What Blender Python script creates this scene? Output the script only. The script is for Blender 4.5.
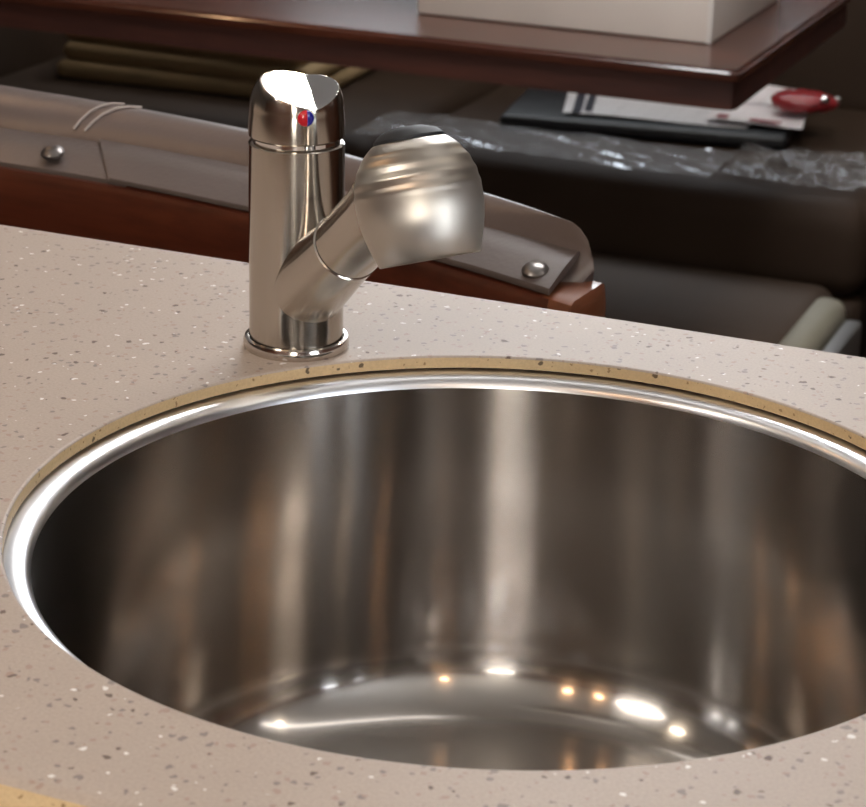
import bpy, bmesh, math, random
from mathutils import Vector, Matrix
random.seed(7)
for o in list(bpy.data.objects): bpy.data.objects.remove(o)
S = bpy.context.scene
COL = S.collection
PI = math.pi
# World frame: X along the counter, Y across it (away from the camera), Z up.
# Sink centre = (0,0), worktop surface z = 0, floor z = FZ.
FZ = -0.92
CEIL = 1.16

# ------------------------------------------------------------------ camera
f_px, pitch, roll = 2200.0, 0.36633597, 0.0256114
cam_xy = (-0.02902154, -0.89284184); cam_z = 0.39720523
YAW = math.atan2(0.38, 0.925)
cy, sy = math.cos(YAW), math.sin(YAW)
def W(x, y, z=0.0):                       # survey frame -> room frame
    return Vector((cy*x - sy*y, sy*x + cy*y, z))
cd = bpy.data.cameras.new('camera'); cam = bpy.data.objects.new('camera', cd); COL.objects.link(cam)
fw = Vector((0, math.cos(pitch), -math.sin(pitch))); r0 = Vector((1, 0, 0)); u0 = r0.cross(fw)
c_, s_ = math.cos(roll), math.sin(roll)
rr = c_*r0 + s_*u0; uu = -s_*r0 + c_*u0
rr, uu, fw = [W(*v) for v in (rr, uu, fw)]
cam.matrix_world = Matrix(((rr.x, uu.x, -fw.x, 0), (rr.y, uu.y, -fw.y, 0), (rr.z, uu.z, -fw.z, 0), (0, 0, 0, 1)))
cam.matrix_world.translation = W(*cam_xy, cam_z)
cd.sensor_fit = 'HORIZONTAL'; cd.sensor_width = 36.0; cd.lens = f_px/866*36.0
cd.clip_start = 0.02; cd.clip_end = 50
cd.dof.use_dof = True; cd.dof.focus_distance = 1.08; cd.dof.aperture_fstop = 25.0
S.camera = cam

# ------------------------------------------------------------------ world, exposure
wd = bpy.data.worlds.new('world'); S.world = wd; wd.use_nodes = True
wd.node_tree.nodes['Background'].inputs[0].default_value = (0.6, 0.75, 1.0, 1)
wd.node_tree.nodes['Background'].inputs[1].default_value = 0.3
S.view_settings.view_transform = 'Standard'; S.view_settings.look = 'None'
S.view_settings.exposure = -0.15; S.view_settings.gamma = 1.0; S.view_settings.use_curve_mapping = False
# strengths of the lamps and windows of the room, and of the added strip
L_SPOT, L_TUBE, L_STRIP, L_WIN_FAR, L_WIN_NEAR, L_WIN_SIDE = 130.0, 38.0, 7.0, 8.0, 18.0, 19.0

# ------------------------------------------------------------------ helpers
def link(me, name, mats, parent=None, smooth=35):
    o = bpy.data.objects.new(name, me); COL.objects.link(o)
    for m in (mats if isinstance(mats, (list, tuple)) else [mats]): me.materials.append(m)
    if smooth:
        me.polygons.foreach_set('use_smooth', [True]*len(me.polygons))
        me.set_sharp_from_angle(angle=math.radians(smooth))
    if parent: o.parent = parent
    return o
def finish(bm, name):
    bmesh.ops.recalc_face_normals(bm, faces=bm.faces)
    me = bpy.data.meshes.new(name); bm.to_mesh(me); bm.free(); return me
def mesh_from(name, V, F, mats, parent=None, smooth=35, mi=None, recalc=True):
    me = bpy.data.meshes.new(name); me.from_pydata([tuple(v) for v in V], [], F)
    if mi: me.polygons.foreach_set('material_index', mi)
    if recalc:
        bm = bmesh.new(); bm.from_mesh(me); bmesh.ops.recalc_face_normals(bm, faces=bm.faces); bm.to_mesh(me); bm.free()
    me.update()
    return link(me, name, mats, parent, smooth)
def tag(o, label, cat, group=None):
    o['label'] = label; o['category'] = cat
    if group: o['group'] = group
    return o
def struct(o, label=None):
    o['kind'] = 'structure'
    if label: o['label'] = label
    return o
def empty(name, loc=(0, 0, 0), rz=0.0):
    o = bpy.data.objects.new(name, None); COL.objects.link(o); o.location = loc; o.rotation_euler = (0, 0, rz)
    o.empty_display_size = 0.05
    return o
def box(name, c, d, mat, parent=None, bev=0.0, seg=2, rot=None, smooth=35):
    bm = bmesh.new(); bmesh.ops.create_cube(bm, size=1.0)
    bmesh.ops.scale(bm, vec=d, verts=bm.verts)
    if bev: bmesh.ops.bevel(bm, geom=list(bm.edges), offset=bev, segments=seg, affect='EDGES', profile=0.5)
    if rot is not None: bmesh.ops.rotate(bm, cent=(0, 0, 0), matrix=rot, verts=bm.verts)
    bmesh.ops.translate(bm, vec=c, verts=bm.verts)
    return link(finish(bm, name), name, mat, parent, smooth)
def box2(name, lo, hi, mat, parent=None, bev=0.0, seg=2):
    lo, hi = Vector(lo), Vector(hi)
    return box(name, (lo+hi)/2, hi-lo, mat, parent, bev, seg)
def lathe(name, prof, mat, parent=None, n=96, closed=False, smooth=40, mats_by_row=None):
    V, F, mi = [], [], []
    rows = []
    for r, z in prof:
        if r < 1e-7: rows.append([len(V)]); V.append((0, 0, z))
        else:
            rows.append(list(range(len(V), len(V)+n)))
            V += [(r*math.cos(2*PI*k/n), r*math.sin(2*PI*k/n), z) for k in range(n)]
    pairs = list(zip(rows, rows[1:])) + ([(rows[-1], rows[0])] if closed else [])
    for ri, (a, b) in enumerate(pairs):
        for k in range(n):
            k2 = (k+1) % n
            if len(a) == 1 and len(b) == 1: continue
            if len(a) == 1: F.append((a[0], b[k], b[k2]))
            elif len(b) == 1: F.append((a[k], a[k2], b[0]))
            else: F.append((a[k], a[k2], b[k2], b[k]))
            mi.append(mats_by_row[ri] if mats_by_row else 0)
    return mesh_from(name, V, F, mat, parent, smooth, mi)
def loft(name, secs, mat, parent=None, closed_sec=False, caps=True, smooth=40):
    V, F = [], []; m = len(secs[0])
    for s in secs: V += s
    for i in range(len(secs)-1):
        for j in range(m if closed_sec else m-1):
            j2 = (j+1) % m
            F.append((i*m+j, i*m+j2, (i+1)*m+j2, (i+1)*m+j))
    if caps:
        F.append(tuple(range(m))); F.append(tuple((len(secs)-1)*m+j for j in range(m)))
    return mesh_from(name, V, F, mat, parent, smooth)
def tube(name, pts, r, mat, parent=None, n=8):
    secs = []
    for i, p in enumerate(pts):
        t = (pts[min(i+1, len(pts)-1)]-pts[max(i-1, 0)]).normalized()
        a = t.cross(Vector((0, 0, 1)))
        if a.length < 1e-4: a = Vector((1, 0, 0))
        a.normalize(); b = a.cross(t)
        secs.append([p + r*(math.cos(2*PI*k/n)*a + math.sin(2*PI*k/n)*b) for k in range(n)])
    return loft(name, secs, mat, parent, closed_sec=True)
def catmull(P, k=6):
    out = []; n = len(P)
    for i in range(n-1):
        p0, p1, p2, p3 = P[max(i-1, 0)], P[i], P[i+1], P[min(i+2, n-1)]
        for j in range(k):
            t = j/k
            out.append(0.5*((2*p1)+(p2-p0)*t+(2*p0-5*p1+4*p2-p3)*t*t+(3*p1-p0-3*p2+p3)*t**3))
    out.append(P[-1].copy()); return out

# ------------------------------------------------------------------ materials
class NT:
    def __init__(s, name):
        s.m = bpy.data.materials.new(name); s.m.use_nodes = True; s.t = s.m.node_tree
        s.b = s.t.nodes['Principled BSDF']; s.out = s.t.nodes['Material Output']
    def n(s, typ, **kw):
        nd = s.t.nodes.new(typ)
        for k, v in kw.items():
            if k.startswith('i_'): nd.inputs[k[2:].replace('_', ' ')].default_value = v
            else: setattr(nd, k, v)
        return nd
    def l(s, a, b): s.t.links.new(a, b)
    def set(s, **kw):
        for k, v in kw.items(): s.b.inputs[k.replace('_', ' ')].default_value = v
        return s
    def coord(s, scale=(1, 1, 1)):
        tc = s.n('ShaderNodeTexCoord'); mp = s.n('ShaderNodeMapping'); mp.inputs['Scale'].default_value = scale
        s.l(tc.outputs['Object'], mp.inputs['Vector']); return mp.outputs[0]
    def noise(s, vec, sc, det=4, rough=0.5, dist=0.0):
        nd = s.n('ShaderNodeTexNoise'); nd.inputs['Scale'].default_value = sc; nd.inputs['Detail'].default_value = det
        nd.inputs['Roughness'].default_value = rough; nd.inputs['Distortion'].default_value = dist
        s.l(vec, nd.inputs['Vector']); return nd.outputs['Fac']
    def ramp(s, fac, stops):
        nd = s.n('ShaderNodeValToRGB'); cr = nd.color_ramp
        while len(cr.elements) < len(stops): cr.elements.new(0.5)
        for e, (p, c) in zip(cr.elements, stops):
            e.position = p; e.color = (*c, 1) if not isinstance(c, (int, float)) else (c, c, c, 1)
        s.l(fac, nd.inputs[0]); return nd.outputs[0]
    def math(s, op, a, b=0.0):
        nd = s.n('ShaderNodeMath', operation=op)
        for i, v in enumerate((a, b)):
            if isinstance(v, (int, float)): nd.inputs[i].default_value = v
            else: s.l(v, nd.inputs[i])
        return nd.outputs[0]
    def mix(s, fac, a, b):
        nd = s.n('ShaderNodeMix', data_type='RGBA')
        for sock, v in ((nd.inputs['Factor'], fac), (nd.inputs[6], a), (nd.inputs[7], b)):
            if isinstance(v, (int, float)): sock.default_value = v
            elif isinstance(v, tuple): sock.default_value = (*v, 1)
            else: s.l(v, sock)
        return nd.outputs[2]
    def bump(s, h, dist, strength=1.0):
        nd = s.n('ShaderNodeBump'); nd.inputs['Distance'].default_value = dist; nd.inputs['Strength'].default_value = strength
        s.l(h, nd.inputs['Height']); s.l(nd.outputs[0], s.b.inputs['Normal'])
def srgb(r, g, b):
    f = lambda c: (c/255/12.92 if c/255 <= 0.04045 else ((c/255+0.055)/1.055)**2.4)
    return (f(r), f(g), f(b))
def plain(name, col, rough=0.5, metal=0.0, spec=0.5, coat=0.0):
    m = NT(name); v = m.noise(m.coord(), 7, 2)
    k = m.ramp(v, [(0.3, tuple(c*0.93 for c in col)), (0.7, tuple(min(1, c*1.06) for c in col))])
    m.l(k, m.b.inputs['Base Color']); m.set(Roughness=rough, Metallic=metal)
    m.b.inputs['Specular IOR Level'].default_value = spec; m.b.inputs['Coat Weight'].default_value = coat
    return m.m
def stone(name, base, speck_amt=1.0, edge=False):
    m = NT(name); vec = m.coord()
    big = m.noise(vec, 30, 4)
    col = m.mix(big, tuple(c*0.95 for c in base), tuple(c*1.04 for c in base))
    fine = m.noise(vec, 700, 2)
    col = m.mix(m.ramp(fine, [(0.35, 0.0), (0.70, 0.6)]), col, tuple(c*0.80 for c in base))
    layers = [(200, 0.36, 0.34, (0.22, 0.18, 0.165), 3.1), (240, 0.32, 0.36, (0.36, 0.25, 0.20), 7.7), (190, 0.20, 0.26, (0.82, 0.80, 0.78), 11.3),
              (125, 0.32, 0.22, (0.10, 0.065, 0.05), 0.0), (85, 0.17, 0.18, (0.075, 0.035, 0.025), 17.0)]
    if edge: layers = [(150, 0.30, 0.30, (0.05, 0.03, 0.015), 0.0), (300, 0.35, 0.3, (0.22, 0.13, 0.05), 3.1)]
    wn = m.n('ShaderNodeTexNoise'); wn.inputs['Scale'].default_value = 260; m.l(vec, wn.inputs['Vector'])
    wm = m.n('ShaderNodeVectorMath', operation='MULTIPLY_ADD'); wm.inputs[1].default_value = (0.0045,)*3
    m.l(wn.outputs['Color'], wm.inputs[0]); m.l(vec, wm.inputs[2]); wv = wm.outputs[0]
    for sc, frac, rad, c, off in layers:
        mp = m.n('ShaderNodeMapping'); mp.inputs['Location'].default_value = (off, off*0.7, off*0.3)
        m.l(wv, mp.inputs['Vector'])
        v = m.n('ShaderNodeTexVoronoi'); v.inputs['Scale'].default_value = sc; m.l(mp.outputs[0], v.inputs['Vector'])
        sp = m.n('ShaderNodeSeparateColor'); m.l(v.outputs['Color'], sp.inputs[0])
        on = m.math('LESS_THAN', sp.outputs[0], frac)
        radv = m.math('MULTIPLY', m.math('ADD', m.math('MULTIPLY', sp.outputs[1], 0.8), 0.35), rad)
        d = m.math('SUBTRACT', radv, v.outputs['Distance'])
        msk = m.math('MULTIPLY', m.ramp(d, [(0.0, 0.0), (0.06, 1.0)]), on)
        col = m.mix(m.math('MULTIPLY', msk, 0.85*speck_amt), col, c)
    m.l(col, m.b.inputs['Base Color']); m.set(Roughness=0.5)
    m.b.inputs['Specular IOR Level'].default_value = 0.3
    m.bump(m.noise(vec, 500, 2), 0.0002, 0.15)
    return m.m
def wood(name, dark, light, axis='X', rough=0.25, coat=0.6, sc=1.0):
    m = NT(name)
    s = {'X': (2.0, 26, 26), 'Y': (26, 2.0, 26), 'Z': (26, 26, 2.0)}[axis]
    vec = m.coord(tuple(k*sc for k in s))
    a = m.noise(vec, 1.0, 6, 0.6, 0.6); b = m.noise(vec, 5.0, 4, 0.6)
    c = m.ramp(a, [(0.3, dark), (0.55, tuple((x+y)/2 for x, y in zip(dark, light))), (0.75, light)])
    c = m.mix(m.ramp(b, [(0.4, 0.0), (0.7, 0.5)]), c, tuple(x*0.5 for x in dark))
    m.l(c, m.b.inputs['Base Color']); m.set(Roughness=rough)
    m.b.inputs['Coat Weight'].default_value = coat; m.b.inputs['Coat Roughness'].default_value = 0.12
    m.bump(b, 0.0004, 0.2)
    return m.m
def leather(name, col, rough=0.42, spec=0.5, grain=260, bump=0.0006):
    m = NT(name); vec = m.coord()
    v = m.n('ShaderNodeTexVoronoi'); v.inputs['Scale'].default_value = grain; m.l(vec, v.inputs['Vector'])
    big = m.noise(vec, 9, 4)
    m.l(m.mix(big, tuple(c*0.82 for c in col), tuple(min(1, c*1.18) for c in col)), m.b.inputs['Base Color'])
    m.set(Roughness=rough); m.b.inputs['Specular IOR Level'].default_value = spec
    h = m.math('ADD', m.math('MULTIPLY', v.outputs['Distance'], 0.5), m.math('MULTIPLY', m.noise(vec, 25, 3), 1.2))
    m.bump(h, bump, 0.35)
    return m.m
def brushed(name, col, rough, aniso, rot=0.0, axis='Z', vary=0.0, streak=None):
    m = NT(name); m.set(Metallic=1.0, Roughness=rough, Anisotropic=aniso, Anisotropic_Rotation=rot)
    m.b.inputs['Base Color'].default_value = (*col, 1)
    t = m.n('ShaderNodeTangent', direction_type='RADIAL', axis=axis); m.l(t.outputs[0], m.b.inputs['Tangent'])
    vec = m.coord()
    if vary:
        v = m.noise(vec, 14, 5, 0.6)
        m.l(m.ramp(v, [(0.3, rough*(1-vary)), (0.7, rough*(1+vary))]), m.b.inputs['Roughness'])
    if streak:
        m.bump(m.noise(m.coord(streak), 1.0, 3, 0.6), 0.0002, 0.12)
    return m.m
def emit(name, col, strength):
    m = NT(name); m.b.inputs['Base Color'].default_value = (*col, 1)
    m.b.inputs['Emission Color'].default_value = (*col, 1); m.b.inputs['Emission Strength'].default_value = strength
    return m.m

M = {}
M['stone'] = stone('worktop_stone', (0.445, 0.362, 0.302))
M['stone_edge'] = stone('worktop_cut_edge', (0.56, 0.40, 0.22), edge=True)
M['steel'] = brushed('sink_steel', (0.47, 0.435, 0.405), 0.195, 0.97, 0.25)
def two_gloss(mat, rough, aniso, fac):
    t = mat.node_tree; b1 = t.nodes['Principled BSDF']; out = t.nodes['Material Output']
    b2 = t.nodes.new('ShaderNodeBsdfPrincipled'); mx = t.nodes.new('ShaderNodeMixShader')
    b2.inputs['Base Color'].default_value = b1.inputs['Base Color'].default_value; b2.inputs['Metallic'].default_value = 1.0
    b2.inputs['Roughness'].default_value = rough; b2.inputs['Anisotropic'].default_value = aniso; b2.inputs['Anisotropic Rotation'].default_value = 0.25
    t.links.new(b1.inputs['Tangent'].links[0].from_socket, b2.inputs['Tangent'])
    mx.inputs[0].default_value = fac; t.links.new(b1.outputs[0], mx.inputs[1]); t.links.new(b2.outputs[0], mx.inputs[2]); t.links.new(mx.outputs[0], out.inputs['Surface'])
two_gloss(M['steel'], 0.11, 0.85, 0.40)
M['steel_rim'] = brushed('polished_rim', (0.80, 0.80, 0.82), 0.30, 0.0)
M['nickel'] = brushed('brushed_nickel', (0.53, 0.49, 0.44), 0.17, 0.8, 0.25)
M['nickel_ring'] = brushed('polished_nickel', (0.62, 0.58, 0.54), 0.14, 0.3, 0.0)
M['nickel_head'] = brushed('brushed_nickel_head', (0.50, 0.46, 0.41), 0.34, 0.85, 0.0)
M['chrome'] = plain('chrome', (0.82, 0.82, 0.83), 0.07, 1.0)
M['dark_gap'] = plain('dark_gap', (0.01, 0.01, 0.01), 0.6)
M['rubber'] = plain('black_rubber', (0.020, 0.021, 0.024), 0.55, spec=0.3)
M['red'] = plain('red_dot', (0.55, 0.01, 0.02), 0.2, coat=0.6)
M['blue'] = plain('blue_dot', (0.02, 0.02, 0.30), 0.2, coat=0.6)
M['mahogany'] = wood('mahogany', (0.035, 0.010, 0.006), (0.12, 0.035, 0.018), 'X', 0.25, 0.35)
M['apron'] = wood('mahogany_apron', (0.035, 0.009, 0.006), (0.09, 0.025, 0.014), 'X', 0.6, 0.0)
M['panelling'] = wood('cherry_panelling', (0.075, 0.026, 0.013), (0.20, 0.075, 0.034), 'Z', 0.35, 0.3, 0.4)
M['cherry'] = wood('cherry', (0.055, 0.011, 0.005), (0.15, 0.036, 0.015), 'X', 0.35, 0.3)
M['cherry_lit'] = wood('cherry_lit', (0.16, 0.05, 0.022), (0.26, 0.09, 0.04), 'Y', 0.35, 0.5)  # lighter cherry: the light falling on the rail's end is painted in
M['taupe'] = leather('taupe_leather', (0.115, 0.084, 0.074), 0.36, 0.7)
M['taupe_dark'] = leather('taupe_leather_flap', (0.095, 0.071, 0.063), 0.38, 0.6)
M['brown'] = leather('brown_leather', (0.044, 0.028, 0.019), 0.65, 0.12)
M['brown2'] = leather('brown_footrest', (0.075, 0.050, 0.035), 0.7, 0.2)
M['tan'] = leather('tan_fabric', (0.33, 0.23, 0.12), 0.8, 0.2, 600)
M['beige'] = leather('roll_sheen', (0.27, 0.245, 0.185), 0.5)  # pale sheen on the footrest's rounded end, painted as colour
M['stitch'] = plain('stitch_thread', (0.42, 0.36, 0.33), 0.5)
M['button'] = plain('gunmetal', (0.20, 0.18, 0.17), 0.3, 0.9)
M['box_white'] = plain('white_card', (0.70, 0.63, 0.57), 0.55)
M['box_line'] = plain('card_corner', (0.74, 0.70, 0.66), 0.5)
M['black_bag'] = leather('black_pouch', (0.012, 0.013, 0.016), 0.5)
M['red_plastic'] = plain('red_plastic', (0.25, 0.018, 0.022), 0.3, coat=0.3)
M['grey_metal'] = plain('grey_metal', (0.30, 0.29, 0.28), 0.4, 0.8)
M['wall'] = plain('wall_paint', (0.11, 0.085, 0.07), 0.6)
M['ceil'] = plain('ceiling_vinyl', (0.80, 0.77, 0.73), 0.5)
M['carpet'] = leather('carpet', (0.035, 0.027, 0.022), 0.95, 0.1, 500)
M['frame'] = plain('white_frame', (0.6, 0.58, 0.55), 0.4)
def paper_mat(name, sx, sy_, ink, amt):
    m = NT(name); tc = m.n('ShaderNodeTexCoord'); mp = m.n('ShaderNodeMapping'); mp.inputs['Scale'].default_value = (sx, sy_, 1); mp.inputs['Rotation'].default_value = (0, 0, PI/2+0.15)
    m.l(tc.outputs['Object'], mp.inputs['Vector']); vec = mp.outputs[0]
    b = m.n('ShaderNodeTexBrick'); b.inputs['Scale'].default_value = 1.0
    b.inputs['Color1'].default_value = (*ink, 1); b.inputs['Color2'].default_value = (*[min(1, c*1.6+0.1) for c in ink], 1)
    b.inputs['Mortar'].default_value = (0.82, 0.81, 0.83, 1); b.inputs['Mortar Size'].default_value = 0.11; b.inputs['Brick Width'].default_value = 2.6
    b.inputs['Row Height'].default_value = 0.36
    m.l(vec, b.inputs['Vector'])
    k = m.mix(amt, (0.82, 0.81, 0.83), b.outputs['Color'])
    m.l(k, m.b.inputs['Base Color']); m.set(Roughness=0.45)
    return m.m
M['paper'] = paper_mat('printed_sheet', 45, 45, (0.22, 0.22, 0.26), 0.6)
M['paper2'] = paper_mat('printed_sheet_red', 45, 28, (0.5, 0.32, 0.34), 0.35)
M['ink'] = plain('print_ink', (0.02, 0.02, 0.035), 0.5)
M['ink_red'] = plain('print_red', (0.30, 0.05, 0.06), 0.5)
m = NT('clear_film')
tr = m.n('ShaderNodeBsdfTransparent'); tr.inputs[0].default_value = (0.95, 0.95, 0.96, 1)
gl = m.n('ShaderNodeBsdfGlossy'); gl.inputs['Color'].default_value = (0.95, 0.95, 0.97, 1); gl.inputs['Roughness'].default_value = 0.22
df = m.n('ShaderNodeBsdfDiffuse'); df.inputs['Color'].default_value = (0.5, 0.48, 0.47, 1)
fr = m.n('ShaderNodeFresnel'); fr.inputs[0].default_value = 1.55
m1 = m.n('ShaderNodeMixShader'); m.l(m.math('MULTIPLY', fr.outputs[0], 0.42), m1.inputs[0]); m.l(tr.outputs[0], m1.inputs[1]); m.l(gl.outputs[0], m1.inputs[2])
m2 = m.n('ShaderNodeMixShader'); m2.inputs[0].default_value = 0.10; m.l(m1.outputs[0], m2.inputs[1]); m.l(df.outputs[0], m2.inputs[2])
m.l(m2.outputs[0], m.out.inputs['Surface']); M['film'] = m.m
M['spot'] = emit('lamp_warm', (1.0, 0.86, 0.68), L_SPOT)
M['spot_warm'] = emit('lamp_amber', (1.0, 0.60, 0.32), L_SPOT)
M['strip'] = emit('lamp_rim_fill', (1.0, 0.97, 0.93), L_STRIP)
M['win_side'] = emit('window_side', (0.84, 0.92, 1.0), L_WIN_SIDE)
M['fill_lamp'] = emit('lamp_fill', (1.0, 0.94, 0.86), 28.0)
M['tube'] = emit('lamp_diffuser', (0.97, 0.98, 1.0), L_TUBE)
M['win_far'] = emit('window_daylight', (0.86, 0.93, 1.0), L_WIN_FAR)
M['win_near'] = emit('window_shade', (1.0, 0.95, 0.86), L_WIN_NEAR)

# ------------------------------------------------------------------ room shell
X0, X1, Y0, Y1 = -3.2, 1.9, -1.9, 3.3
struct(box2('floor', (X0, Y0, FZ-0.05), (X1, Y1, FZ), M['carpet']))
struct(box2('ceiling', (X0, Y0, CEIL), (X1, Y1, CEIL+0.05), M['ceil']))
struct(box2('wall_back', (X0, Y1, FZ), (X1, Y1+0.05, CEIL), M['wall']))
struct(box2('wall_front', (X0, Y0-0.05, FZ), (X1, Y0, CEIL), M['panelling']))
struct(box2('wall_left', (X0-0.05, Y0, FZ), (X0, Y1, CEIL), M['wall']))
struct(box2('wall_right', (X1, Y0, FZ), (X1+0.05, Y1, CEIL), M['panelling']))
def window(name, c, w, h, normal, mat):
    """frame + lit pane standing on a wall; normal is 'x+','x-','y+','y-' (into the room)"""
    e = empty(name, c); struct(e)
    ang = {'y-': 0, 'y+': PI, 'x+': PI/2, 'x-': -PI/2}[normal]
    e.rotation_euler = (0, 0, ang)
    box2('pane', (-w/2, 0.0, -h/2), (w/2, 0.012, h/2), mat, e)
    t = 0.04
    for a, b in (((-w/2-t, -0.02, h/2), (w/2+t, 0.015, h/2+t)), ((-w/2-t, -0.02, -h/2-t), (w/2+t, 0.015, -h/2)),
                 ((-w/2-t, -0.02, -h/2), (-w/2, 0.015, h/2)), ((w/2, -0.02, -h/2), (w/2+t, 0.015, h/2))):
        box2('window_frame', a, b, M['frame'], e, 0.004)
window('window_1', (-1.05, Y1-0.015, 0.74), 1.3, 0.70, 'y-', M['win_far'])
window('window_2', (0.58, Y0+0.015, 0.45), 0.30, 0.85, 'y+', M['win_near'])
window('window_3', (X1-0.015, -0.62, 0.10), 0.15, 1.6, 'x-', M['win_side'])
window('window_4', (X1-0.015, -1.02, 0.10), 0.15, 1.6, 'x-', M['win_side'])

def downlight(x, y, warm=False):
    e = empty('ceiling_light', (x, y, CEIL)); tag(e, 'small round downlight recessed in the pale ceiling', 'light', 'ceiling downlights')
    lathe('trim_ring', [(0.036, -0.001), (0.05, -0.004), (0.056, 0.0)], M['frame'], e, 32)
    lathe('lens', [(0, -0.0025), (0.036, -0.0025)], M['spot_warm' if warm else 'spot'], e, 32, smooth=0)
for x, y, w_ in ((0.94, -1.3, True), (-0.85, -0.45, False), (-0.18, -1.3, True), (-0.45, -1.3, True), (-1.5, 0.1, True), (0.9, 0.4, False), (-0.6, 1.9, False), (0.3, 2.5, False),  # second entry is unseen fill, added to brighten the worktop's near left
                 (-1.7, 1.4, True), (-0.6, 2.75, False), (-1.45, 2.7, False)):  # last entry is unseen fill, added to brighten the blanket
    downlight(x, y, w_)
e = empty('ceiling_lamp', (0.0, 0.42, CEIL)); tag(e, 'slim strip lamp added out of view above the sink for the rim highlight', 'light')  # unseen strip, added so the sink rim shows an unbroken white highlight
box2('housing', (-1.25, -0.03, -0.02), (1.25, 0.03, 0.0), M['frame'], e, 0.004)
box2('diffuser', (-1.24, -0.022, -0.028), (1.24, 0.022, -0.02), M['strip'], e, 0.003)
e = empty('ceiling_lamp', (-0.75, -1.05, CEIL)); tag(e, 'square warm white fill lamp added out of view in front of the worktop', 'light')  # unseen lamp, added as fill for the near worktop and front faces
box2('housing', (-0.20, -0.20, -0.03), (0.20, 0.20, 0.0), M['frame'], e, 0.006)
box2('diffuser', (-0.17, -0.17, -0.05), (0.17, 0.17, -0.03), M['fill_lamp'], e, 0.01)
e = empty('ceiling_lamp', (-0.28, 1.35, CEIL)); tag(e, 'short white ceiling lamp with a frosted diffuser above the bench', 'light')
box2('housing', (-0.36, -0.15, -0.03), (0.36, 0.15, 0.0), M['frame'], e, 0.006)
box2('diffuser', (-0.32, -0.12, -0.055), (0.32, 0.12, -0.03), M['tube'], e, 0.01)

# ------------------------------------------------------------------ worktop with the round cut-out
RH = 0.215
WX0, WX1, WY0, WY1 = -1.7, 1.25, -0.288, 0.299
def worktop():
    angs = sorted([2*PI*k/160 for k in range(160)] + [math.atan2(y, x) % (2*PI) for x in (WX0, WX1) for y in (WY0, WY1)])
    def rect(a, ins):
        dx, dy = math.cos(a), math.sin(a); t = 1e9
        if dx > 1e-9: t = min(t, (WX1)/dx)
        if dx < -1e-9: t = min(t, (WX0)/dx)
        if dy > 1e-9: t = min(t, (WY1)/dy)
        if dy < -1e-9: t = min(t, (WY0)/dy)
        x, y = t*dx, t*dy
        return min(max(x, WX0+ins), WX1-ins), min(max(y, WY0+ins), WY1-ins)
    rings = []
    for r, z in ((0.2245, -0.034), (0.2245, -0.0066), (RH, -0.0066), (RH, -0.0010), (RH+0.0004, -0.0003), (RH+0.0012, 0.0), (RH+0.0018, 0.0), (0.235, 0.0)):
        rings.append([(r*math.cos(a), r*math.sin(a), z) for a in angs])
    for ins, z in ((0.0135, 0.0), (0.012, 0.0), (0.007, -0.0012), (0.0025, -0.005), (0.0, -0.012), (0.0, -0.034), (0.004, -0.038)):
        rings.append([(*rect(a, ins), z) for a in angs])
    V = [v for r in rings for v in r]; n = len(angs); F = []; mi = []
    nr = len(rings)
    for i in range(nr):
        i2 = (i+1) % nr
        for k in range(n):
            k2 = (k+1) % n
            F.append((i*n+k, i*n+k2, i2*n+k2, i2*n+k)); mi.append(1 if i in (0, 1, 2, 10, 11, 12, 13) else 0)
    o = mesh_from('kitchen_worktop', V, F, [M['stone'], M['stone_edge']], None, 40, mi)
    return tag(o, 'beige speckled stone worktop with a round cut-out for the sink', 'worktop')
worktop()
# the cabinet that carries the worktop
cb = empty('base_cabinet', (0, 0, FZ)); tag(cb, 'dark cherry base cabinet carrying the speckled worktop', 'cabinet')
zt = -0.038-FZ
box2('back_panel', (WX0+0.02, WY1-0.05, 0.0), (WX1-0.02, WY1-0.03, zt), M['cherry'], cb)
box2('side_panel', (WX0+0.02, WY0+0.05, 0.0), (WX0+0.04, WY1-0.05, zt), M['cherry'], cb)
box2('side_panel', (WX1-0.04, WY0+0.05, 0.0), (WX1-0.02, WY1-0.05, zt), M['cherry'], cb)
box2('plinth', (WX0+0.04, WY0+0.10, 0.0), (WX1-0.04, WY0+0.12, 0.10), M['cherry'], cb)
nx = 4; wx = (WX1-WX0-0.04)/nx
for i in range(nx):
    d = box2('door', (WX0+0.02+i*wx+0.003, WY0+0.03, 0.11), (WX0+0.02+(i+1)*wx-0.003, WY0+0.05, zt-0.005), M['cherry'], cb, 0.003)
    tube('handle', [Vector((WX0+0.02+(i+0.5)*wx+q, WY0+0.018+(0.012 if abs(q) > 0.045 else 0), zt-0.08)) for q in (-0.05, -0.045, 0.045, 0.05)], 0.005, M['grey_metal'], d)

# ------------------------------------------------------------------ sink
sink = empty('sink', (0, 0, 0)); tag(sink, 'round brushed stainless steel sink bowl set into the worktop', 'sink')
rim = [(0.2235, -0.0085), (0.2232, -0.0070), (0.2175, -0.0068), (0.2145, -0.0066), (0.2120, -0.0068), (0.2095, -0.0077), (0.2072, -0.0095), (0.2055, -0.0122), (0.2042, -0.0160), (0.2036, -0.0200)]
rim = [(r, -0.0079+(z+0.0066)*0.46) for r, z in rim]
wall = [(0.2036, -0.0141)]
for k in range(1, 15):
    t = k/14; wall.append((0.2034-0.0095*t**1.2, -0.016-0.142*t))
cr = 0.040; cxr, czr = wall[-1][0]-cr, wall[-1][1]
for k in range(1, 13):
    a = k/12*PI/2*0.97; wall.append((cxr+cr*math.cos(a), czr-cr*math.sin(a)))
rl, zl = wall[-1]
for k in range(1, 8):
    t = k/7; wall.append((rl+(0.044-rl)*t, zl-0.006*t))
inner = wall
outer = [(r+0.0012, z-0.0012) for r, z in reversed(inner)]
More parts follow.
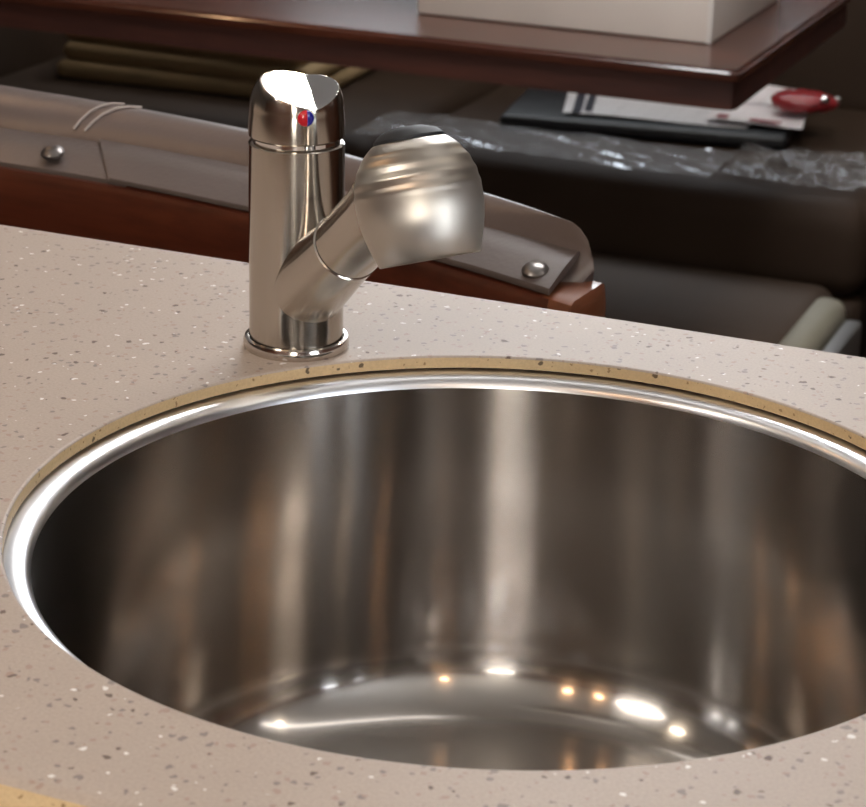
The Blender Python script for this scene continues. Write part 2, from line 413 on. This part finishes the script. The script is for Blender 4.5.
lathe('rim', rim + [(0.2046, -0.0148), (0.2060, -0.0132), (0.2085, -0.0112), (0.2130, -0.0097)], M['steel_rim'], sink, 192, closed=True)
lathe('bowl', inner + outer, M['steel'], sink, 192, closed=True)
zd = inner[-1][1]
dr = lathe('drain', [(0.0445, zd+0.0005), (0.041, zd+0.0008), (0.038, zd-0.003), (0.036, zd-0.012), (0, zd-0.012)], M['chrome'], sink, 64)
lathe('strainer', [(0.030, zd-0.0115), (0.029, zd-0.009), (0.008, zd-0.008), (0.007, zd-0.002), (0.004, zd+0.001), (0, zd+0.0015)], M['chrome'], dr, 48)

# ------------------------------------------------------------------ faucet
FB = W(-0.1035, 0.2255, 0.0)
fc = empty('faucet', FB); tag(fc, 'brushed nickel kitchen faucet with a pull-out spray head behind the sink', 'faucet')
lathe('base_ring', [(0.0235, 0.0), (0.0277, 0.0), (0.0284, 0.0012), (0.0284, 0.0042), (0.0277, 0.0058), (0.0260, 0.0062), (0.0256, 0.0048), (0.0235, 0.0048)], M['nickel_ring'], fc, 96, closed=True)
RB = 0.0252
ZS = 0.1135
lathe('body', [(0, 0.005), (RB-0.0006, 0.005), (RB, 0.0056), (RB, ZS-0.0015), (RB-0.0012, ZS-0.0004), (RB-0.003, ZS), (0, ZS)], M['nickel'], fc, 128)
lathe('seam_ring', [(0, ZS-0.0005), (RB-0.0022, ZS-0.0005), (RB-0.0022, ZS+0.0025), (0, ZS+0.0025)], M['chrome'], fc, 96)
# handle cap: dome with a scooped, two-faceted lever recess on top
def cap():
    n = 144; prof = []
    z0 = ZS+0.0018; zt_ = 0.1485
    prof += [(RB-0.003, z0), (RB-0.0008, z0+0.0003), (RB+0.0001, z0+0.0014)]
    for k in range(0, 11): prof.append((RB+0.0001-0.0008*(k/10)**2, z0+0.0014+0.014*k/10))
    zs = prof[-1][1]; rs = prof[-1][0]; hh = zt_-zs
    for k in range(1, 25):
        a = k/24*PI/2; prof.append((rs-(rs-0.0125)*(1-math.cos(a)), zs+hh*math.sin(a)))
    for k in range(1, 26): prof.append((0.0125*(1-k/25), zt_))
    # view-facing direction of the lever recess (towards the sink and the right)
    fx, fy = W(0.20, -0.98).xy
    gx, gy = -fy, fx
    V, F, mi, rows = [], [], [], []
    def cut(x, y, z):
        p = x*fx+y*fy; q = x*gx+y*gy             # p: towards the viewer, q: to the viewer's right
        q0 = q-0.0075
        s = 0.1435 - 0.0085*(p+0.020)/0.040 + (0.24*abs(q0) if q0 < 0 else 0.28*q0)
        return s
    flags = []
    for r, z in prof:
        if r < 1e-6:
            rows.append([len(V)]); s = cut(0, 0, z); V.append((0, 0, min(z, s))); flags.append(s < z-1e-5)
        else:
            rows.append(list(range(len(V), len(V)+n)))
            for k in range(n):
                x, y = r*math.cos(2*PI*k/n), r*math.sin(2*PI*k/n); s = cut(x, y, z)
                ok = z > z0+0.012 and s < z
                V.append((x, y, s if ok else z)); flags.append(ok and s < z-1e-5)
    for a, b in zip(rows, rows[1:]):
        for k in range(n):
            k2 = (k+1) % n
            f = (a[k], a[k2], b[0]) if len(b) == 1 else (a[k], a[k2], b[k2], b[k])
            F.append(f); mi.append(1 if all(flags[i] for i in f) else 0)
    return mesh_from('handle', V, F, [M['nickel'], M['chrome']], fc, 22, mi)
hd = cap()
# red / blue temperature dot
dd = W(0.25, -0.97); dd.normalize()
def half_dot(name, mat, sgn):
    bm = bmesh.new(); bmesh.ops.create_uvsphere(bm, u_segments=24, v_segments=12, radius=0.0043)
    bmesh.ops.bisect_plane(bm, geom=bm.verts[:]+bm.edges[:]+bm.faces[:], plane_co=(0.0005, 0, 0), plane_no=(sgn, 0, 0), clear_inner=True)
    bmesh.ops.scale(bm, vec=(1, 0.5, 1), verts=bm.verts)
    o = link(finish(bm, name), name, mat, hd)
    o.location = (dd.x*(RB-0.0006), dd.y*(RB-0.0006), 0.1305); o.rotation_euler = (0, 0, math.atan2(dd.y, dd.x)+PI/2)
    return o
half_dot('red_dot', M['red'], -1); half_dot('blue_dot', M['blue'], 1)
# spout
ph, el = math.radians(34), math.radians(39)
sd = W(math.cos(el)*math.sin(ph), -math.cos(el)*math.cos(ph), math.sin(el)); sd.normalize()
q = Vector((0, 0, 1)).rotation_difference(sd)
def along(o, L): o.rotation_mode = 'QUATERNION'; o.rotation_quaternion = q; o.location = Vector((0, 0, 0.0275)) + sd*L; return o
RS = 0.0186
along(lathe('spout', [(0, 0), (RS+0.0032, 0), (RS+0.0026, 0.02), (RS+0.0008, 0.045), (RS, 0.060), (RS, 0.0655), (RS-0.0008, 0.066), (RS-0.0018, 0.0662), (0, 0.0662)], M['nickel'], fc, 96), 0)
along(lathe('spout_gap', [(0, 0), (RS-0.0010, 0), (RS-0.0010, 0.0014), (0, 0.0014)], M['dark_gap'], fc, 64), 0.0658)
hose = along(lathe('spray_neck', [(0, 0), (RS-0.0015, 0), (RS-0.0004, 0.0006), (RS-0.0002, 0.02), (RS+0.001, 0.042), (RS+0.003, 0.055), (0, 0.058)], M['nickel'], fc, 96), 0.0670)
# spray head, axis leaning back along the spout's plane
tilt = math.radians(21)
hs = W(math.sin(ph), -math.cos(ph)); hs.normalize()
ax = Vector((-hs.x*math.sin(tilt), -hs.y*math.sin(tilt), math.cos(tilt)))
hq = Vector((0, 0, 1)).rotation_difference(ax)
HC = W(-0.0380, 0.119, 0.1125)
hp = []
P = [(0.0, 0.0230), (0.0015, 0.0238), (0.010, 0.0265), (0.020, 0.0287), (0.029, 0.0291), (0.036, 0.0286), (0.0415, 0.0272), (0.0465, 0.0250), (0.0515, 0.0215), (0.0550, 0.0178)]
PP = catmull([Vector((h, r, 0)) for h, r in P], 5)
hp = [(0.0, 0.004), (0.0205, 0.0035), (0.0222, 0.0)]
for v in PP:
    rip = 0.0002*math.sin((v.x-0.031)/0.0062*2*PI) if 0.031 < v.x < 0.0508 else 0
    hp.append((v.y+rip, v.x))
hp += [(0.0168, 0.0556), (0.0, 0.0556)]
hp = [(r*1.05, z*1.03) for r, z in hp]
head = lathe('spray_head', hp, M['nickel_head'], fc, 128)
head.rotation_mode = 'QUATERNION'; head.rotation_quaternion = hq; head.location = HC - FB - ax*0.029
lathe('spray_button', [(0.0, 0.0565), (0.0172, 0.0565), (0.0172, 0.0588), (0.0145, 0.0615), (0.008, 0.0638), (0.0, 0.0645)], M['rubber'], head, 64)
lathe('nozzle_face', [(0.0, 0.002), (0.0195, 0.002), (0.0205, 0.0036), (0.0, 0.0037)], M['rubber'], head, 64)

# ------------------------------------------------------------------ padded bench back behind the worktop
A_ = [(-.357, .706), (-.269, .663), (-.161, .596), (-.088, .540), (-.007, .473), (.043, .425)]
B_ = [(-.368, .762), (-.285, .724), (-.166, .654), (-.091, .593), (.006, .513), (.063, .464)]
C_ = [(-.379, .823), (-.284, .771), (-.169, .697), (-.093, .632), (.006, .536), (.056, .474)]
def ext(L, z):                                        # continue to the left, outside the frame
    p = [W(x, y, z) for x, y in L]; d = (p[0]-p[1])
    return catmull([p[0]+d*4, p[0]+d*2.0] + p, 8)
AA, BB, CC = ext(A_, -0.030), ext(B_, -0.016), ext(C_, 0.0)
bench = empty('bench', (AA[24].x, AA[24].y, FZ)); tag(bench, 'wooden bench back with a taupe leather padded top fixed by snap buttons', 'bench')
off = -Vector(bench.location)
def mv(p): return p + off
Zv = Vector((0, 0, 1))
secs = []
for i, (a, b, c) in enumerate(zip(AA, BB, CC)):
    s = []
    bk = (c-b); bk.z = 0; bk.normalize()
    for t in (0, .15, .3, .5, .7, .85, 1.0):
        p = b.lerp(c, t); s.append(p + Zv*(0.020*t*(1-t)*1.4 - 0.002*(t == 0)))
    s += [c+bk*0.010-Zv*0.004, c+bk*0.020-Zv*0.014, c+bk*0.026-Zv*0.03, c+bk*0.028-Zv*0.10, c+bk*0.02-Zv*0.45, a+bk*0.03-Zv*0.45, a+bk*0.03-Zv*0.02]
    secs.append([mv(p) for p in s])
# rounded right-hand end
last = secs[-1]; dirn = (BB[-1]-BB[-4]); dirn.z = 0; dirn.normalize()
mid = sum(last, Vector())/len(last)
for k, (o_, sc) in enumerate(((0.006, 0.93), (0.011, 0.80), (0.014, 0.6))):
    secs.append([Vector((p.x, p.y, p.z)).lerp(Vector((last[3].x, last[3].y, min(p.z, last[0].z-0.02))), 1-sc) + dirn*o_ for p in last])
loft('padded_roll', secs, M['taupe'], bench, closed_sec=True, smooth=50)
def flap(i0, i1, dz, over, name='leather_flap'):
    secs = []
    for i in range(i0, i1+1):
        a, b = AA[i], BB[i]; d = (b-a); dn = d.normalized(); up = dn.cross((AA[min(i+1, len(AA)-1)]-AA[max(i-1, 0)]).normalized())
        if up.z < 0: up = -up
        a2 = a - dn*over; th = 0.004
        s = [a2, a2+up*th*0.6+dn*0.0005, a2+up*th+dn*0.002, a.lerp(b, 0.5)+up*(th+0.001), b+up*th-dn*0.002, b+up*th*0.5+dn*0.001, b-up*0.001]
        secs.append([mv(p + Zv*(dz-0.005)) for p in s])
    return loft(name, secs, M['taupe_dark'], bench, closed_sec=True, smooth=35)
nA = len(AA)
flap(0, 25, 0.0, 0.0); flap(24, nA-1, 0.0025, 0.002)
def snap(x, y, z):
    o = lathe('snap_button', [(0, 0.0045), (0.004, 0.0042), (0.007, 0.003), (0.0088, 0.001), (0.0088, -0.001), (0.006, -0.002), (0, -0.002)], M['button'], bench, 32)
    o.location = mv(W(x, y, z)); o.rotation_euler = (math.radians(14), 0, 0)
snap(-.317, .701, -0.0222); snap(.034, .447, -0.0242); snap(-.145, .613, -0.0185)
# double-stitched seam across the roll
iA = 22
def seam(sh0, sh1, name='stitched_seam'):
    pts = []
    for t in (0.05, .2, .4, .6, .8, 1.0):
        fi = iA + sh0 + (sh1-sh0)*t; i = int(fi); w = fi-i
        p = [BB[j].lerp(CC[j], t)+Zv*(0.028*t*(1-t)+0.0012) for j in (i, i+1)]
        pts.append(mv(p[0].lerp(p[1], w)))
    tube(name, pts, 0.0010, M['stitch'], bench, 6)
seam(-0.2, 2.9); seam(0.7, 3.9)
# wooden frame under the flap
def frame(name, i0, i1, f0, f1, ztop, zbot, mat, extend=0.0, bev=0.006):
    secs = []
    idx = list(range(i0, i1+1))
    dl = (AA[i1]-AA[i1-3]); dl.z = 0; dl.normalize()
    st = [(AA[i], (BB[i]-AA[i])) for i in idx]
    if extend: st += [(AA[i1]+dl*extend*0.85, BB[i1]-AA[i1]), (AA[i1]+dl*extend, BB[i1]-AA[i1])]
    for k, (a, d) in enumerate(st):
        d = Vector((d.x, d.y, 0)).normalized(); e = bev if not (extend and k == len(st)-1) else bev*1.6
        sh = 0.0 if not (extend and k == len(st)-1) else 0.004
        b0 = Vector((a.x, a.y, 0))+d*(f0+sh); b1 = Vector((a.x, a.y, 0))+d*(f1-sh)
        s = [b0+Zv*zbot, b0+Zv*(ztop-sh-e), b0+d*e*0.3+Zv*(ztop-sh-e*0.3), b0+d*e+Zv*(ztop-sh), b1-d*e+Zv*(ztop-sh), b1-d*e*0.3+Zv*(ztop-sh-e*0.3), b1+Zv*(ztop-sh-e), b1+Zv*zbot]
        secs.append([mv(p) for p in s])
    return loft(name, secs, mat, bench, closed_sec=True, smooth=40)
frame('top_rail', 0, nA-1, -0.004, 0.055, -0.034, -0.085, M['cherry'])
frame('rail_end', nA-2, nA-1, -0.0035, 0.052, -0.0335, -0.080, M['cherry_lit'], extend=0.022)
frame('back_panel', 0, nA-1, 0.0, 0.035, -0.085, FZ, M['cherry'], bev=0.001)
box('seat', mv(W(-0.10, 0.93, FZ+0.225)), (0.95, 0.50, 0.45), M['brown'], bench, 0.03, 3, Matrix.Rotation(YAW*0-math.radians(14), 3, 'Z'))

# ------------------------------------------------------------------ reclining sofa
SF = 2.20                                             # front of the seats
sofa = empty('recliner_sofa', (-0.65, SF+0.4, FZ)); tag(sofa, 'dark brown leather reclining sofa with one footrest raised', 'sofa')
so = -Vector(sofa.location)
def sbox(name, lo, hi, mat, parent=None, bev=0.05, seg=5):
    return box2(name, Vector(lo)+so, Vector(hi)+so, mat, sofa, bev, seg)
for x0, x1 in ((-1.84, -1.055), (-1.05, -0.270), (-0.263, 0.52)):
    sbox('seat_cushion', (x0, SF, -0.60), (x1, SF+0.64, -0.452), M['brown'], bev=0.045)
    sbox('front_panel', (x0+0.004, SF+0.006, FZ+0.03), (x1-0.004, SF+0.10, -0.60), M['brown'], bev=0.02, seg=3)
    sbox('backrest', (x0, SF+0.60, -0.50), (x1, SF+0.86, 0.06), M['brown'], bev=0.07)
sbox('base', (-1.80, SF+0.10, FZ+0.002), (0.48, SF+0.84, -0.60), M['brown'], bev=0.01)
sbox('armrest', (-2.06, SF-0.02, FZ+0.002), (-1.845, SF+0.86, -0.30), M['brown'], bev=0.05)
sbox('armrest', (0.525, SF-0.02, FZ+0.002), (0.74, SF+0.86, -0.30), M['brown'], bev=0.05)
ft = sbox('footrest', (-1.045, SF-0.46, -0.665), (-0.300, SF-0.015, -0.562), M['brown2'], bev=0.03)
e1 = box2('sheen_roll', Vector((-0.325, SF-0.455, -0.645))+so, Vector((-0.272, SF-0.07, -0.563))+so, M['beige'], ft, 0.022, 5)
box2('hinge_plate', Vector((-0.270, SF-0.44, -0.66))+so, Vector((-0.245, SF-0.10, -0.585))+so, M['grey_metal'], ft, 0.006, 2)

# ------------------------------------------------------------------ table with the white box
TZ = -0.17
tb = empty('dining_table', (-1.0, 2.1, FZ)); tag(tb, 'glossy dark mahogany table holding the white box', 'table')
to = -Vector(tb.location)
def tabletop(z1, z0, ins, name, mat, bev):
    x1, y0, y1 = -0.352-ins, 1.722+ins, 2.33-ins
    pts = [(x1, y1)] + [(x1, y0+0.012), (x1-0.004, y0+0.003), (x1-0.014, y0)] + [(-1.2, y0), (-2.1, y0)] + \
          [(-2.1-0.15*math.sin(a), y0+0.15-0.15*math.cos(a)) for a in [k/10*PI/2 for k in range(11)]] + [(-2.25, y1)]
    bm = bmesh.new()
    vs = [bm.verts.new((x+to.x, y+to.y, z1+to.z)) for x, y in pts]
    f = bm.faces.new(vs); r = bmesh.ops.extrude_face_region(bm, geom=[f])
    bmesh.ops.translate(bm, vec=(0, 0, z0-z1), verts=[v for v in r['geom'] if isinstance(v, bmesh.types.BMVert)])
    if bev:
        ed = [e for e in bm.edges if all(abs(v.co.z-(z1+to.z)) < 1e-6 for v in e.verts)]
        bmesh.ops.bevel(bm, geom=ed, offset=bev, segments=3, affect='EDGES')
    return link(finish(bm, name), name, mat, tb)
tabletop(TZ, TZ-0.014, 0.0, 'tabletop', M['mahogany'], 0.005)
tabletop(TZ-0.014, TZ-0.050, 0.004, 'apron', M['apron'], 0)
box2('pedestal', Vector((-2.00, 1.96, FZ+0.04))+to, Vector((-1.88, 2.08, TZ-0.05))+to, M['mahogany'], tb, 0.006)
box2('foot', Vector((-2.16, 1.80, FZ))+to, Vector((-1.72, 2.17, FZ+0.04))+to, M['mahogany'], tb, 0.008)
bxo = empty('storage_box', (-0.63, 2.03, TZ)); tag(bxo, 'plain white box standing on the mahogany table', 'box')
box2('body', (-0.203, -0.170, 0.001), (0.203, 0.178, 0.20), M['box_white'], bxo, 0.002)
box2('lid', (-0.206, -0.173, 0.165), (0.206, 0.181, 0.215), M['box_white'], bxo, 0.003)
box2('corner_strip', (0.1965, -0.1712, 0.001), (0.2037, -0.165, 0.164), M['box_line'], bxo, 0.0005)

# ------------------------------------------------------------------ things on the sofa seat
SZ = -0.452
pouch = box('pouch', (-0.70, 2.525, SZ+0.012), (0.46, 0.21, 0.022), M['black_bag'], None, 0.010, 4, Matrix.Rotation(math.radians(8), 3, 'Z'))
tag(pouch, 'flat black pouch lying under the printed sheets on the sofa', 'pouch')
def sheet(name, corners, mat, label, cat='paper', curl=0.004):
    c = sum((Vector(p) for p in corners), Vector())/4
    e = empty(name, c); tag(e, label, cat)
    V, F = [], []; n = 8
    a, b, d, g = [Vector(p)-c for p in corners]
    for th in (0.0, 0.0008):
        for i in range(n+1):
            for j in range(n+1):
                p = a.lerp(b, i/n).lerp(g.lerp(d, i/n), j/n); p.z += curl*math.sin(i/n*PI*1.5+0.6)*0.5 + th; V.append(p)
    m_ = (n+1)*(n+1)
    for i in range(n):
        for j in range(n):
            k = i*(n+1)+j; F.append((k, k+1, k+n+2, k+n+1)); F.append(tuple(m_+x for x in (k, k+n+1, k+n+2, k+1)))
    ring = [j for j in range(n+1)] + [i*(n+1)+n for i in range(1, n+1)] + [n*(n+1)+j for j in range(n-1, -1, -1)] + [i*(n+1) for i in range(n-1, 0, -1)]
    for x, y in zip(ring, ring[1:]+ring[:1]): F.append((x, y, m_+y, m_+x))
    mesh_from('leaf', V, F, mat, e, 40)
    return e, c
PZ = SZ+0.0262
e1, c1 = sheet('printed_sheet', [(-0.82, 2.435, PZ), (-0.53, 2.485, PZ), (-0.545, 2.630, PZ), (-0.865, 2.590, PZ)], M['paper'], 'white printed sheet with dark bars lying on the black pouch')
for k, (u_, w_) in enumerate(((0.075, 0.018), (0.135, 0.016))):
    a = Vector((-0.82, 2.435, 0)).lerp(Vector((-0.53, 2.485, 0)), u_); b = Vector((-0.865, 2.590, 0)).lerp(Vector((-0.545, 2.630, 0)), u_)
    p0, p1 = a.lerp(b, 0.08 if k else 0.0), a.lerp(b, 0.97); d = (p1-p0); L = d.length
    o = box('printed_bar', (0, 0, 0), (w_*0.8, L, 0.0010), M['ink'], e1, 0, 1, Matrix.Rotation(math.atan2(d.y, d.x)-PI/2, 3, 'Z'))
    o.location = (p0+p1)/2 - Vector((c1.x, c1.y, 0)) + Vector((0, 0, 0.0042))
PZ2 = PZ+0.006
e2, c2 = sheet('folded_leaflet', [(-0.60, 2.485, PZ2), (-0.445, 2.495, PZ2), (-0.465, 2.620, PZ2+0.004), (-0.60, 2.610, PZ2+0.004)], M['paper2'], 'small white leaflet with red print beside the printed sheet')
for (x, y, w_, h_) in ((-0.575, 2.502, 0.018, 0.02), (-0.505, 2.500, 0.05, 0.012), (-0.53, 2.608, 0.10, 0.016)):
    o = box('red_print', (0, 0, 0), (w_, h_, 0.001), M['ink_red'], e2); o.location = Vector((x, y, PZ2+0.004))-c2
e3, c3 = sheet('paper_slip', [(-0.575, 2.585, PZ+0.012), (-0.47, 2.610, PZ+0.014), (-0.50, 2.710, PZ+0.02), (-0.585, 2.695, PZ+0.02)], M['paper2'], 'white paper slip tucked behind the leaflet next to the red wrapper')
# red glossy packet
bm = bmesh.new(); bmesh.ops.create_uvsphere(bm, u_segments=24, v_segments=14, radius=1.0)
for v in bm.verts:
    x, y, z = v.co; k = 1-0.25*max(0, x); sgn = lambda t, e_: math.copysign(abs(t)**e_, t)
    v.co = (sgn(x, 0.8)*0.054, sgn(y, 0.8)*0.036*k, sgn(z, 0.9)*0.016*k+0.002*math.sin(18*x+9*y))
bmesh.ops.rotate(bm, cent=(0, 0, 0), matrix=Matrix.Rotation(math.radians(14), 3, 'Z'), verts=bm.verts)
rp = link(finish(bm, 'red_packet'), 'red_packet', M['red_plastic']); rp.location = (-0.462, 2.575, SZ+0.057)
tag(rp, 'glossy red wrapped packet at the end of the papers', 'packet')
glint_ = lathe('glint_stud', [(0, 0.0), (0.008, 0.0), (0.008, 0.006), (0.004, 0.009), (0, 0.009)], M['chrome'], rp, 20); glint_.location = (0.036, -0.020, 0.008)  # chrome studs added to give the packet its small glints
glint_ = lathe('glint_stud', [(0, 0.0), (0.007, 0.0), (0.007, 0.006), (0.004, 0.009), (0, 0.009)], M['chrome'], rp, 20); glint_.location = (0.050, 0.010, 0.003)
# crumpled clear film over the seat fronts
from mathutils import noise as mn
def film(name, x0, x1, y0, y1, amp, label, seed, nx=150, ny=46):
    V, F = [], []
    for i in range(nx+1):
        for j in range(ny+1):
            s, t = i/nx, j/ny
            x = x0+(x1-x0)*s; y = y0+(y1-y0)*t+0.02*mn.noise((x*5, seed, 0))
            p = Vector((x*9+seed, y*16, seed)); q_ = Vector((x*80, y*90+seed, 2.0))
            w = x*0.9+y*1.6; p2 = Vector((w*14+seed, (y-x*0.4)*5, seed))
            h = amp*((1-abs(mn.noise(p2)))**3*0.8+abs(mn.noise(p))*0.7+abs(mn.noise(q_))*0.45-0.1)
            h = max(h, 0.0005)
            V.append((x, y, SZ+0.004+h))
    for i in range(nx):
        for j in range(ny):
            k = i*(ny+1)+j; F.append((k, k+1, k+ny+2, k+ny+1))
    o = mesh_from(name, V, F, M['film'], None, 25)
    return tag(o, label, 'plastic film')
film('plastic_film', -1.10, -0.52, SF+0.035, SF+0.20, 0.0040, 'clear plastic film spread along the sofa seat in front of the black pouch', 1.3)
film('plastic_film', -0.51, 0.10, SF+0.04, SF+0.24, 0.016, 'bunched clear plastic film with bright folds beside the red packet', 6.1)
# folded tan blanket in the dim seat
bl = empty('folded_blanket', (-1.49, 2.57, SZ)); tag(bl, 'folded tan fabric blanket lying on the sofa behind the faucet', 'blanket')
for k in range(3):
    box('fold', (0.006*(k % 2), 0.004*k, 0.016+0.029*k), (0.48-0.012*k, 0.40-0.01*k, 0.030), M['tan'], bl, 0.0135, 4, Matrix.Rotation(math.radians(3-2*k), 3, 'Z'))
